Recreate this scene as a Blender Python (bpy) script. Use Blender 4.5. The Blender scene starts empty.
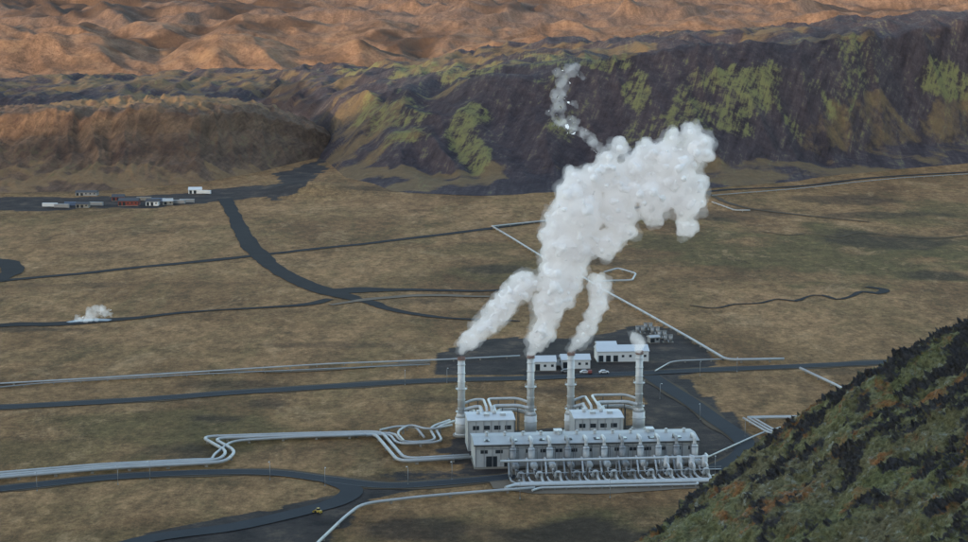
import bpy, bmesh, math, random
import numpy as np
from mathutils import Vector, Matrix, noise
random.seed(7); np.random.seed(7)
S=bpy.context.scene
S.view_settings.view_transform='Standard'; S.view_settings.look='None'; S.view_settings.exposure=0
# ------------------------------------------------------------ survey helpers (plan positions on the valley floor)
TH=math.radians(8.65); F=1806.0; HC=168.0
cT,sT=math.cos(TH),math.sin(TH)
def ray(x,y):
    r=(x-484)/F; u=(271-y)/F
    return r, cT+u*sT, -sT+u*cT
def G(x,y,z=0.0):
    a,b,c=ray(x,y); t=(z-HC)/c
    return a*t,b*t
def D(x,y,Yd):
    a,b,c=ray(x,y); t=Yd/b
    return a*t,Yd,HC+c*t
def sm(a,b,x):
    t=min(1,max(0,(x-a)/(b-a))); return t*t*(3-2*t)
COL=S.collection
def link(o,parent=None):
    COL.objects.link(o)
    if parent: o.parent=parent
    return o
def empty(name,loc=(0,0,0)):
    e=bpy.data.objects.new(name,None); e.empty_display_size=1; COL.objects.link(e); return e
# ------------------------------------------------------------ materials
class NT:
    def __init__(s,name):
        s.m=bpy.data.materials.new(name); s.m.use_nodes=True
        s.t=s.m.node_tree; s.b=s.t.nodes['Principled BSDF']; s.out=s.t.nodes['Material Output']
        s.b.inputs['Roughness'].default_value=.85
        s.b.inputs['Specular IOR Level'].default_value=.25
    def n(s,t): return s.t.nodes.new(t)
    def l(s,a,b): s.t.links.new(a,b)
    def pos(s,sc=(1,1,1)):
        g=s.n('ShaderNodeNewGeometry'); m=s.n('ShaderNodeMapping'); m.inputs['Scale'].default_value=sc
        s.l(g.outputs['Position'],m.inputs['Vector']); return m.outputs[0]
    def attr(s,name,sc=None):
        a=s.n('ShaderNodeAttribute'); a.attribute_name=name
        if sc:
            m=s.n('ShaderNodeMapping'); m.inputs['Scale'].default_value=sc; s.l(a.outputs['Vector'],m.inputs['Vector']); return m.outputs[0]
        return a
    def noise(s,vec,scale,detail=6,rough=.6,dist=0):
        a=s.n('ShaderNodeTexNoise'); a.inputs['Scale'].default_value=scale; a.inputs['Detail'].default_value=detail
        a.inputs['Roughness'].default_value=rough; a.inputs['Distortion'].default_value=dist
        s.l(vec,a.inputs['Vector']); return a.outputs['Fac']
    def ramp(s,fac,stops):
        r=s.n('ShaderNodeValToRGB'); e=r.color_ramp.elements
        while len(e)<len(stops): e.new(.5)
        for i,(p,c) in enumerate(stops):
            e[i].position=p
            if not hasattr(c,'__len__'): c=(c,c,c)
            e[i].color=(c[0],c[1],c[2],1)
        s.l(fac,r.inputs[0]); return r.outputs[0]
    def mix(s,f,a,b,mode='MIX'):
        m=s.n('ShaderNodeMix'); m.data_type='RGBA'; m.blend_type=mode
        for i,v in ((0,f),(6,a),(7,b)):
            if isinstance(v,(int,float)): 
                m.inputs[i].default_value = v if i==0 else (v,v,v,1)
            elif isinstance(v,tuple): m.inputs[i].default_value=(v[0],v[1],v[2],1)
            else: s.l(v,m.inputs[i])
        return m.outputs[2]
    def math(s,op,a,b=0.0):
        m=s.n('ShaderNodeMath'); m.operation=op
        for i,v in ((0,a),(1,b)):
            if isinstance(v,(int,float)): m.inputs[i].default_value=v
            else: s.l(v,m.inputs[i])
        return m.outputs[0]
    def sep(s,c):
        a=s.n('ShaderNodeSeparateColor'); s.l(c,a.inputs[0]); return a.outputs
    def color(s,c): s.l(c,s.b.inputs['Base Color'])
    def bump(s,h,dist,strength=1):
        b=s.n('ShaderNodeBump'); b.inputs['Distance'].default_value=dist; b.inputs['Strength'].default_value=strength
        s.l(h,b.inputs['Height']); s.l(b.outputs[0],s.b.inputs['Normal'])
def simple(name,c,rough=.7,metal=0,var=.25,scale=1.0,bump=0):
    t=NT(name); n=t.noise(t.pos(),scale,6,.65)
    t.color(t.mix(n,tuple(v*(1-var) for v in c),tuple(min(1,v*(1+var)) for v in c)))
    t.b.inputs['Roughness'].default_value=rough; t.b.inputs['Metallic'].default_value=metal
    if bump: t.bump(n,bump)
    return t.m
M_clad=simple('aluminium_cladding',(.43,.43,.42),.45,.2,.22,.6)
M_stack=simple('stack_cladding',(.54,.54,.53),.5,.1,.15,.5)
M_clad2=simple('aged_cladding',(.25,.25,.25),.5,.3,.3,.9)
M_pipe=simple('pipeline_cladding',(.34,.34,.335),.5,.1,.3,.12)
M_steel=simple('dark_steel',(.08,.08,.08),.6,.3,.3,2)
M_conc=simple('concrete',(.22,.20,.17),.9,0,.25,.7)
M_roof=simple('roof_sheet',(.34,.34,.335),.6,0,.2,.3)
M_roofw=simple('white_roof',(.47,.475,.48),.6,0,.1,.3)
M_white=simple('white_paint',(.56,.56,.55),.6,0,.1,.5)
M_rust=simple('stained_rim',(.22,.14,.12),.8,0,.4,2)
M_glass=simple('window_glass',(.03,.035,.04),.15,0,.2,1)
M_rub=simple('tyre_rubber',(.02,.02,.02),.9)
M_yel=simple('yellow_paint',(.42,.28,.05),.5,0,.15)
M_red=simple('red_paint',(.17,.045,.035),.7,0,.25)
M_blue=simple('blue_paint',(.08,.11,.17),.6,0,.2)
M_darkroof=simple('dark_roof',(.06,.06,.065),.8,0,.2)
M_mark=simple('road_marking',(.22,.22,.21),.8,0,.2,2)
def wall_mat():
    t=NT('corrugated_wall'); p=t.pos()
    w=t.n('ShaderNodeTexWave'); w.inputs['Scale'].default_value=.9; t.l(p,w.inputs[0])
    n=t.noise(p,.35,6,.7); st=t.noise(t.pos((1.2,1.2,.12)),1.0,5,.6)
    c=t.ramp(n,[(.2,(.38,.385,.375)),(.8,(.48,.48,.47))]); c=t.mix(t.math('MULTIPLY',st,.35),c,(.25,.235,.22))
    t.color(c); t.bump(w.outputs['Fac'],.08,.6); t.b.inputs['Roughness'].default_value=.6
    return t.m
M_wall=wall_mat()
def asphalt(name,c,var=.3):
    t=NT(name); p=t.pos(); n=t.noise(p,.08,8,.7); n2=t.noise(p,1.3,4,.6)
    a=t.mix(n,tuple(v*(1-var) for v in c),tuple(v*(1+var) for v in c)); a=t.mix(t.math('MULTIPLY',n2,.4),a,tuple(v*.5 for v in c))
    t.color(a); t.b.inputs['Roughness'].default_value=.95; t.b.inputs['Specular IOR Level'].default_value=.08; return t.m
M_road=asphalt('asphalt',(.040,.042,.046))
M_lava=asphalt('black_lava_gravel',(.028,.026,.027),.6)
M_gravel=asphalt('gravel',(.15,.115,.085),.45)
M_silica=asphalt('pale_silica',(.30,.33,.35),.3)
M_gravel_d=asphalt('road_shoulder_gravel',(.085,.062,.042),.45)
# ------------------------------------------------------------ ground height
PC=G(580,440); SC=G(110,200)
MO=G(308,192)
def Hg(x,y):
    m=sm(130,300,math.hypot(x-PC[0],(y-PC[1]-40)))
    m*=sm(150,300,math.hypot((x-SC[0])*.8,(y-SC[1])*1.5))
    h=.9*noise.noise(Vector((x/95,y/140,3.3)))*m
    h+=9*math.exp(-(((x-MO[0])/38)**2+((y-MO[1])/45)**2))
    return h
def grid_mesh(name,P,mat,attrs={},smooth=True,parent=None):
    nv,nu=P.shape[:2]
    idx=np.arange(nv*nu).reshape(nv,nu)
    f=np.stack([idx[:-1,:-1],idx[:-1,1:],idx[1:,1:],idx[1:,:-1]],-1).reshape(-1,4)
    me=bpy.data.meshes.new(name); me.from_pydata(P.reshape(-1,3).tolist(),[],f.tolist())
    if smooth: me.polygons.foreach_set('use_smooth',[True]*len(f))
    for k,v in attrs.items():
        if v.shape[-1]==3:
            a=me.attributes.new(k,'FLOAT_VECTOR','POINT'); a.data.foreach_set('vector',v.reshape(-1).astype(np.float32))
        else:
            a=me.attributes.new(k,'FLOAT_COLOR','POINT'); a.data.foreach_set('color',v.reshape(-1).astype(np.float32))
    me.materials.append(mat); me.update()
    return link(bpy.data.objects.new(name,me),parent)
def zones(px,py,n,blobs,base=(0,0,0,0)):
    Z=np.zeros(px.shape+(4,)); Z[...,:]=base
    for (cx,cy,rx,ry,ch,s) in blobs:
        d=((px-cx)/rx)**2+((py-cy)/ry)**2
        v=np.clip((1.25-d+n*1.6)*1.1,0,1); v=v*v*(3-2*v)*s
        Z[...,ch]=np.maximum(Z[...,ch],v)
    return Z
def inpoly(px,py,poly):
    r=np.zeros(px.shape,bool); n=len(poly)
    for i in range(n):
        x0,y0=poly[i];x1,y1=poly[(i+1)%n]
        if y0==y1: continue
        c=((y0>py)!=(y1>py))&(px<(x1-x0)*(py-y0)/(y1-y0)+x0); r^=c
    return r
# ground sheet
def axis(pts):
    o=[]
    for (a,b,st) in pts: o+=list(np.arange(a,b,st))
    return np.array(o+[pts[-1][1]],float)
xs=axis([(-12000,-3000,1500),(-3000,-900,150),(-900,900,5),(900,3000,150),(3000,12000,1500)])
ys=axis([(-3000,300,400),(300,520,40),(520,1200,4),(1200,1850,6.5),(1850,2600,40),(2600,5000,300),(5000,20000,2500)])
P=np.zeros((len(ys),len(xs),3)); P[...,0]=xs[None,:]; P[...,1]=ys[:,None]
N=np.zeros(P.shape[:2])
for i,y in enumerate(ys):
    for j,x in enumerate(xs):
        if 500<y<1900 and abs(x)<950 and abs(x)<y*.32+40:
            P[i,j,2]=Hg(x,y); N[i,j]=noise.fractal(Vector((x/45,y/70,0)),.9,2.1,4)
fz=P[...,1]*cT-(P[...,2]-HC)*sT; up=P[...,1]*sT+(P[...,2]-HC)*cT
fz=np.where(fz<1,1,fz); px=484+F*P[...,0]/fz; py=271-F*up/fz
gb=[(170,430,150,22,0,.8),(60,450,80,18,0,.6),(330,412,70,10,0,.5),(860,255,160,28,0,1),(700,245,90,22,0,.9),(500,272,60,12,0,.8),(480,255,60,10,0,.6),(350,215,60,7,0,.3),(600,525,140,22,0,.9),(100,355,120,8,0,.3),(930,215,60,14,0,.8),(200,540,150,14,0,.5),(730,180,60,8,0,.6),(420,470,50,14,0,.4),(420,395,60,10,0,.5),(60,215,80,8,0,.3),
 (275,404,38,7,1,.8),(14,386,26,5,1,1),(330,408,22,4,1,.8),(160,452,60,8,1,.5),(890,240,70,9,1,.7),(940,275,30,5,1,.7),(560,533,120,16,1,.95),(430,530,60,10,1,.85),(740,215,50,6,1,.6),(600,262,40,6,1,.6),(50,190,80,4,1,.5),(490,268,30,5,1,.7),(215,418,30,4,1,.8),(240,385,60,4,1,.6),(190,452,20,10,1,.8),(80,285,60,3,1,.4),(440,400,40,3,1,.5),(850,372,30,3,1,.4),(380,480,40,4,1,.6),(900,215,80,4,1,.6),(660,185,60,5,1,.7),(470,188,120,4,1,.6),(30,330,60,3,1,.7),(400,301,60,3,1,.5),(560,390,60,5,1,.5),(850,200,60,5,1,.6),(110,255,50,4,1,.4),(350,345,60,3,1,.4),
 (200,345,300,26,2,.9),(800,315,170,26,2,1),(120,240,140,22,2,.8),(400,210,150,10,2,.9),(360,265,90,14,2,.9),(760,400,70,20,2,.8),(180,500,190,16,2,.8),(300,460,70,9,2,.8),(450,305,60,8,2,.8),(60,300,90,10,2,.8),(640,205,80,7,2,.8)]
Z=zones(px,py,N,gb)
wx=px+N*10; wy=py+N*3
yard=np.zeros(px.shape)
for poly,val in (([(432,352),(470,340),(560,338),(640,326),(672,328),(708,352),(716,366),(690,374),(560,377),(436,374)],1),
             ([(640,372),(676,372),(716,402),(752,430),(760,446),(742,468),(700,478),(640,440)],.9),
             ([(440,452),(460,430),(700,425),(716,470),(712,484),(520,486),(470,474)],.95),
             ([(374,478),(400,470),(480,468),(490,480),(420,486)],.62),
             ([(-200,197),(120,197),(215,190),(262,186),(285,192),(250,200),(120,209),(-200,213)],1),
             ([(262,196),(278,176),(300,166),(318,158),(332,150),(345,156),(318,172),(300,184),(272,200)],1),
             ([(110,542),(170,526),(280,506),(320,498),(345,500),(350,520),(330,545),(300,560),(90,560)],.9),
             ([(395,486),(350,492),(325,506),(340,514),(372,500),(420,488)],.9)):
    yard=np.maximum(yard,inpoly(wx,wy,poly)*val)
Z[...,3]=yard
def ground_mat():
    t=NT('grass_heath_ground'); p=t.pos(); pf=t.pos((1,.45,1))
    n1=t.noise(pf,.012,8,.65,.6); n2=t.noise(pf,.06,8,.7); n3=t.noise(p,.35,8,.75); n4=t.noise(p,1.6,4,.7)
    at=t.attr('zone'); z=t.sep(at.outputs['Color'])
    c=t.ramp(n1,[(.3,(.110,.058,.027)),(.45,(.200,.108,.048)),(.58,(.275,.154,.069)),(.75,(.17,.105,.043))])
    c=t.mix(t.math('MULTIPLY',z[2],.6),c,(.345,.190,.088))
    g=t.ramp(n2,[(.35,(.065,.052,.020)),(.55,(.115,.088,.034)),(.7,(.17,.105,.045))])
    c=t.mix(t.math('MULTIPLY',z[0],.85),c,g)
    d=t.ramp(t.noise(pf,.09,9,.8),[(.46,0.0),(.60,1.0)])
    c=t.mix(t.math('MULTIPLY',d,.5),c,(.072,.044,.022))
    sp=t.ramp(t.noise(pf,.022,11,.85,.3),[(.52,0.0),(.60,1.0)])
    c=t.mix(t.math('MULTIPLY',sp,.5),c,(.066,.045,.022))
    ol=t.ramp(t.noise(t.pos((1,.3,1.7)),.016,10,.8,.8),[(.50,0.0),(.60,1.0)])
    c=t.mix(t.math('MULTIPLY',ol,.35),c,(.10,.082,.032))
    pale=t.ramp(t.noise(pf,.035,10,.8,.6),[(.54,0.0),(.62,1.0)])
    c=t.mix(t.math('MULTIPLY',pale,.45),c,(.37,.225,.115))
    c=t.mix(t.math('MULTIPLY',z[1],.92),c,(.036,.025,.018))
    c=t.mix(.75,c,t.ramp(t.noise(t.pos((1,.6,1)),.14,8,.85),[(.36,.45),(.64,1.55)]),'MULTIPLY')
    fine=t.ramp(n3,[(.3,.45),(.7,1.45)]); c=t.mix(.8,c,fine,'MULTIPLY')
    c=t.mix(.6,c,t.ramp(n4,[(.3,.5),(.7,1.4)]),'MULTIPLY')
    k=t.math('ADD',at.outputs['Alpha'],t.math('MULTIPLY',t.math('SUBTRACT',t.noise(p,.16,7,.75),.5),1.5))
    yc=t.ramp(t.noise(p,.05,8,.75),[(.35,(.022,.019,.019)),(.55,(.050,.040,.036)),(.68,(.11,.080,.058))])
    c=t.mix(t.ramp(k,[(.40,0.0),(.66,1.0)]),c,yc)
    t.color(c); t.bump(n3,1.2,.9); t.b.inputs['Roughness'].default_value=.95; t.b.inputs['Specular IOR Level'].default_value=.1
    return t.m
grid_mesh('ground',P,ground_mat(),{'zone':Z})
# ------------------------------------------------------------ ribbons
def crom(pts,step=4.0):
    P=[Vector(p) for p in pts]; P=[2*P[0]-P[1]]+P+[2*P[-1]-P[-2]]; out=[]
    for i in range(1,len(P)-2):
        a,b,c,d=P[i-1:i+3]; n=max(2,int((c-b).length/step))
        for k in range(n):
            t=k/n; out.append(.5*((2*b)+(c-a)*t+(2*a-5*b+4*c-d)*t*t+(3*b-a-3*c+d)*t**3))
    out.append(P[-2]); return out
RZ0=[0]
def ribbon(name,pix,w,mat,z=.15,jit=0.0,step=4.0,off=0.0):
    RZ0[0]+=1; z+=RZ0[0]*.005
    pts=[(*G(p[0],p[1]), (p[2] if len(p)>2 else w)) for p in pix]
    c=crom(pts,step); n=len(c); ws=[max(.1,v[2]) for v in c]
    nc=max(2,int(max(ws)/5)+1); V=[];Fc=[]
    s=0
    for i in range(n):
        a=c[max(0,i-1)];b=c[min(n-1,i+1)]; d=Vector((b.x-a.x,b.y-a.y)); d.normalize(); nn=Vector((-d.y,d.x))
        if i: s+=(Vector(c[i][:2])-Vector(c[i-1][:2])).length
        wl=ws[i]/2*(1+jit*noise.fractal(Vector((s/24,1.7,z)),.9,2,3)); wr=ws[i]/2*(1+jit*noise.fractal(Vector((s/24,9.7,z)),.9,2,3))
        for k in range(nc):
            t=k/(nc-1); o=-wl+(wl+wr)*t+off; x=c[i].x+nn.x*o; y=c[i].y+nn.y*o
            V.append((x,y,Hg(x,y)+z))
        if i:
            for k in range(nc-1):
                q=(i-1)*nc+k; Fc.append((q,q+1,q+nc+1,q+nc))
    me=bpy.data.meshes.new(name); me.from_pydata(V,[],Fc); me.materials.append(mat)
    return link(bpy.data.objects.new(name,me))
def road(name,pix,w,z=.28,marks=True):
    ribbon('road_verge',pix,w+3,M_gravel_d,z-.14,.5)
    ribbon(name,pix,w,M_road,z)
    if marks:
        ribbon('road_marking',pix,.12,M_mark,z+.02,0,3,w/2-.35)
        ribbon('road_marking',pix,.12,M_mark,z+.02,0,3,-w/2+.35)
road('road',[(-80,414),(0,408),(110,402),(250,392),(430,381),(540,378),(650,373),(760,368),(880,363),(1000,357)],8)
road('road',[(-80,496),(0,489),(110,478),(200,473),(270,473),(330,480),(390,486),(470,481),(520,476)],7)
road('road',[(650,376),(668,388),(690,402),(715,420),(738,436),(746,448),(735,460),(712,470)],8,.30,False)
ribbon('road',[(330,480),(352,490),(335,503),(290,515),(230,528),(150,540),(90,556)],8,M_road,.22,.2)
ribbon('gravel_pad',[(490,483,14),(540,481,34),(620,479,36),(705,477,30)],40,M_gravel,.14,.2)
ribbon('gravel_track',[(-60,290),(0,281),(100,272),(240,257),(380,243),(480,230),(540,222),(620,212),(710,192),(800,186),(900,176),(1000,171)],8,M_lava,.2,.35)
ribbon('gravel_track',[(225,199,12),(231,210,11),(240,228,11),(252,248,14),(268,262,12),(290,277,12),(320,290,16),(352,299,12)],12,M_lava,.24,.25)
ribbon('stream_bed',[(345,297,10),(370,303,8),(400,312,7),(445,318,5),(520,322,3)],6,M_lava,.2,.7)
ribbon('stream_bed',[(320,292,14),(350,291,20),(400,290,10),(480,291,6),(540,288,4)],8,M_lava,.21,.7)
ribbon('stream_bed',[(-40,330,6),(20,325,10),(80,323,12),(180,314,5),(300,306,5),(330,300,6)],8,M_lava,.2,.7)
ribbon('dirt_path',[(330,306,4),(370,300,6),(420,296,8),(490,297,5)],6,M_gravel,.26,.6)
ribbon('stream_bed',[(690,306,1.2),(715,309,2),(735,305,2),(760,304,3),(778,300,2),(795,302,4),(808,297,2),(822,296,3),(836,300,3),(850,298,4),(862,292,4),(878,294,6),(884,290,4),(866,287,3)],5,M_lava,.2,.8)
ribbon('stream_bed',[(760,232,1),(790,236,2),(810,234,1),(838,238,2),(860,233,2),(930,238,2),(990,233,1)],2,M_gravel_d,.2,.9)
ribbon('gravel_track',[(-20,258,8),(6,262,14),(12,270,14),(0,281,8)],16,M_lava,.26,.4)
ribbon('gravel_track',[(0,384,3),(200,372,3),(300,372,3),(430,362,4)],3,M_gravel,.16,.6)
ribbon('gravel_track',[(700,190,4),(735,206,5),(790,214,4),(870,222,3)],4,M_gravel_d,.25,.6)
ribbon('hot_spring_terrace',[(68,323,3),(80,321,8),(94,320,9),(110,321,4)],8,M_silica,.3,.9)
# ------------------------------------------------------------ mesh builder
class MB:
    def __init__(s,M=None): s.v=[];s.f=[];s.sf=[];s.M=M or Matrix.Identity(4)
    def _a(s,vs,fs,smooth):
        o=len(s.v); s.v+=[tuple(s.M@Vector(v)) for v in vs]
        for i,f in enumerate(fs): s.f.append(tuple(k+o for k in f)); s.sf.append(smooth[i] if isinstance(smooth,list) else smooth)
    def box(s,x0,x1,y0,y1,z0,z1):
        s._a([(x0,y0,z0),(x1,y0,z0),(x1,y1,z0),(x0,y1,z0),(x0,y0,z1),(x1,y0,z1),(x1,y1,z1),(x0,y1,z1)],
        [(0,3,2,1),(4,5,6,7),(0,1,5,4),(1,2,6,5),(2,3,7,6),(3,0,4,7)],False)
    def cyl(s,p0,p1,r0,r1=None,n=14,caps=True):
        r1=r0 if r1 is None else r1
        p0=Vector(p0);p1=Vector(p1); d=(p1-p0).normalized(); a=d.orthogonal().normalized(); b=d.cross(a)
        vs=[]
        for p,r in((p0,r0),(p1,r1)):
            for k in range(n):
                t=2*math.pi*k/n; vs.append(p+a*math.cos(t)*r+b*math.sin(t)*r)
        fs=[(k,(k+1)%n,n+(k+1)%n,n+k) for k in range(n)]; sf=[True]*n
        if caps:
            fs+=[tuple(range(n))[::-1],tuple(range(n,2*n))]; sf+=[False,False]
        s._a(vs,fs,sf)
    def dome(s,c,ax,r,h,n=14):
        c=Vector(c);d=Vector(ax).normalized();a=d.orthogonal().normalized();b=d.cross(a);vs=[];m=4
        for j in range(m):
            t=j/m*math.pi/2
            for k in range(n):
                q=2*math.pi*k/n; vs.append(c+(a*math.cos(q)+b*math.sin(q))*r*math.cos(t)+d*h*math.sin(t))
        vs.append(c+d*h); fs=[]
        for j in range(m-1):
            fs+=[(j*n+k,j*n+(k+1)%n,(j+1)*n+(k+1)%n,(j+1)*n+k) for k in range(n)]
        fs+=[((m-1)*n+k,(m-1)*n+(k+1)%n,m*n) for k in range(n)]
        s._a(vs,fs,True)
    def tube(s,pts,r,fil=2.0,n=10):
        P=[Vector(p) for p in pts]; Q=[P[0]]
        for i in range(1,len(P)-1):
            a=P[i-1]-P[i];b=P[i+1]-P[i]; f=min(fil,a.length*.45,b.length*.45)
            A=P[i]+a.normalized()*f;B=P[i]+b.normalized()*f
            for k in range(6):
                t=k/5; Q.append(A*(1-t)**2+P[i]*2*t*(1-t)+B*t*t)
        Q.append(P[-1]); vs=[];fs=[]; a=None
        for i,q in enumerate(Q):
            d=(Q[min(i+1,len(Q)-1)]-Q[max(i-1,0)]).normalized()
            a=d.orthogonal().normalized() if a is None else (a-d*a.dot(d)).normalized()
            b=d.cross(a)
            vs+=[q+(a*math.cos(2*math.pi*k/n)+b*math.sin(2*math.pi*k/n))*r for k in range(n)]
        for i in range(len(Q)-1):
            fs+=[(i*n+k,i*n+(k+1)%n,(i+1)*n+(k+1)%n,(i+1)*n+k) for k in range(n)]
        fs+=[tuple(range(n)),tuple(range(len(vs)-n,len(vs)))]
        s._a(vs,fs,[True]*(len(fs)-2)+[False,False])
    def gable(s,x0,x1,y0,y1,z,h,ov=.4,th=.25):
        ym=(y0+y1)/2; x0-=ov;x1+=ov;ya=y0-ov;yb=y1+ov
        s._a([(x0,ya,z),(x1,ya,z),(x1,ym,z+h),(x0,ym,z+h),(x0,yb,z),(x1,yb,z),(x0,ya,z-th),(x1,ya,z-th),(x0,yb,z-th),(x1,yb,z-th)],
         [(0,1,2,3),(3,2,5,4),(6,7,1,0),(8,9,5,4),(1,7,9,5,2),(0,6,8,4,3)],False)
    def out(s,name,mat,parent=None):
        me=bpy.data.meshes.new(name); me.from_pydata(s.v,[],s.f); me.polygons.foreach_set('use_smooth',s.sf); me.materials.append(mat); me.update()
        return link(bpy.data.objects.new(name,me),parent)
# ------------------------------------------------------------ pipelines on supports
def pipeline(pix,r=.6,z=1.3,n=1,gap=2.0,name='steam_pipeline',fil=6,mat=None):
    e=empty(name); W=[Vector(G(*p)) for p in pix]; A=MB();B=MB()
    for j in range(n):
        o=(j-(n-1)/2)*gap; L=[]
        for i,p in enumerate(W):
            d1=(W[i]-W[i-1]).normalized() if i else (W[1]-W[0]).normalized()
            d2=(W[i+1]-W[i]).normalized() if i<len(W)-1 else d1
            n1=Vector((-d1.y,d1.x)); n2=Vector((-d2.y,d2.x)); m=(n1+n2); m=m.normalized()/max(.4,m.normalized().dot(n1))
            q=p+m*o; L.append(q)
        T=[]
        for i in range(len(L)-1):
            k=max(1,int((L[i+1]-L[i]).length/60))
            for a in range(k): 
                q=L[i].lerp(L[i+1],a/k); T.append((q.x,q.y,Hg(q.x,q.y)+z))
        T.append((L[-1].x,L[-1].y,Hg(L[-1].x,L[-1].y)+z)); A.tube(T,r,fil)
        for i in range(len(T)-1):
            a=Vector(T[i]);b=Vector(T[i+1]); k=max(1,int((b-a).length/11))
            for c in range(k):
                q=a.lerp(b,(c+.5)/k)
                B.box(q.x-r*.9,q.x+r*.9,q.y-.25,q.y+.25,q.z-z-.2,q.z-r+.08)
                d=(b-a).normalized(); A.cyl(q-d*.15,q+d*.15,r*1.12,n=10)
    A.out('pipe',mat or M_pipe,e); B.out('supports',M_conc,e); return e
pipeline([(-90,487),(0,480),(110,471),(222,465),(232,455),(207,441),(300,438),(378,436),(402,464),(470,460)],.62,1.4,2,3.0)
pipeline([(-90,483),(0,476),(100,468),(196,463),(212,463),(214,458),(232,444),(300,440),(366,438)],.5,1.3,1)
pipeline([(366,438),(392,437),(400,447),(440,445),(432,431),(452,424)],.5,1.4,2,2.2)
pipeline([(380,434),(398,430),(416,431),(424,441)],.45,1.6,1)
pipeline([(404,447),(396,438),(410,430),(428,436),(452,431)],.45,2.4,1)
pipeline([(316,548),(345,520),(362,507),(420,500),(480,495),(535,491)],.5,1.2,1)
pipeline([(-60,391),(0,386),(110,380),(250,371),(330,366),(440,362),(520,358)],.36,1.1,1)
pipeline([(-60,395),(40,385),(200,376),(430,366)],.25,.8,1,mat=M_clad2)
pipeline([(492,228),(512,240),(546,262),(575,275),(600,291),(640,313),(690,341),(727,363),(784,362)],.60,1.5,1)
pipeline([(492,228),(540,223),(600,217)],.5,1.3,1)
pipeline([(597,284),(632,283),(636,276),(618,271),(604,275)],.55,1.5,1,fil=4)
pipeline([(712,204),(735,212),(750,212)],.45,1.3,1)
pipeline([(712,197),(800,189),(900,179),(985,174)],.3,1.0,1,mat=M_clad2)
pipeline([(800,371),(838,389),(860,402)],.6,1.4,1)
pipeline([(748,421),(775,437),(840,440)],.42,1.4,3,2.0)
pipeline([(748,421),(780,420),(840,421)],.42,1.4,2,2.0)
pipeline([(655,373),(672,363),(724,361)],.3,1.0,1)
pipeline([(705,461),(760,436),(780,430)],.3,1.1,1)
# ------------------------------------------------------------ power plant
g0=Vector((*G(475,469),0)); g1=Vector((*G(698,464),0)); dv=g1-g0; L=dv.length; ang=math.atan2(dv.y,dv.x)
PM=Matrix.Translation(g0)@Matrix.Rotation(ang,4,'Z')
e=empty('turbine_hall'); 
b=MB(PM); b.box(0,L,0,17,0,8.6); b.out('walls',M_wall,e)
b=MB(PM); b.gable(0,L,0,17,9.0,1.0,.4,.35); b.out('roof',M_roof,e)
b=MB(PM); b.box(-.3,L+.3,-.3,17.3,0,.7); b.out('plinth',M_conc,e)
b=MB(PM)
for i in range(15): b.box(2+i*5.4,4.6+i*5.4,-.04,.06,5.6,6.9)
b.box(4,8,-.05,.05,.7,4.6); b.box(10.5,11.7,-.05,.05,.7,3)
for i in range(8): b.box(3.5+i*10,5.5+i*10,2.4,5.0,9.38,9.62)
b.out('windows',M_glass,e)
b=MB(PM)
for i in range(28): b.box(.2+i*3,.42+i*3,-.16,-.045,.7,8.5)
b.box(0,L,-.2,-.02,7.3,7.55)
b.out('wall_ribs',M_clad2,e)
b=MB(PM)
for i in range(12):
    s=5+i*6.6; b.cyl((s,8.5,9.4),(s,8.5,11.2),.55); b.cyl((s,8.5,11.2),(s,8.5,11.6),.85,.3)
b.box(30,33,10,14,9,11); b.box(64,67,10,14,9,11)
b.out('roof_vents',M_clad,e)
b=MB(PM)
b.box(-.5,L+.5,-.62,-.4,8.45,8.8); b.out('gutter',M_steel,e)
for s0,s1 in ((-.5,17),(39.5,58)):
    e=empty('separator_building'); b=MB(PM); b.box(s0,s1,26,40,0,11.5); b.out('walls',M_wall,e)
    b=MB(PM); b.gable(s0,s1,26,40,11.8,.7,.3,.35); b.out('roof',M_roofw,e)
    b=MB(PM)
    for i in range(4): b.box(s0+1.8+i*4,s0+4.2+i*4,25.95,26.05,8,9.6)
    b.box(s1-.05,s1+.05,30,34,0,4.5); b.out('windows',M_glass,e)
    b=MB(PM)
    for i in range(7): b.box(s0+.1+i*2.85,s0+.3+i*2.85,25.8,25.96,0,11.2)
    b.out('wall_ribs',M_clad2,e)
    b=MB(PM)
    for k in (.25,.6): b.cyl((s0+(s1-s0)*k,33,12),(s0+(s1-s0)*k,33,14),.7); b.box(s0+(s1-s0)*k+2,s0+(s1-s0)*k+4,30,32,11.8,13.2)
    b.out('roof_vents',M_clad,e)
Mi=PM.inverted(); stacks=[]
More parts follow.
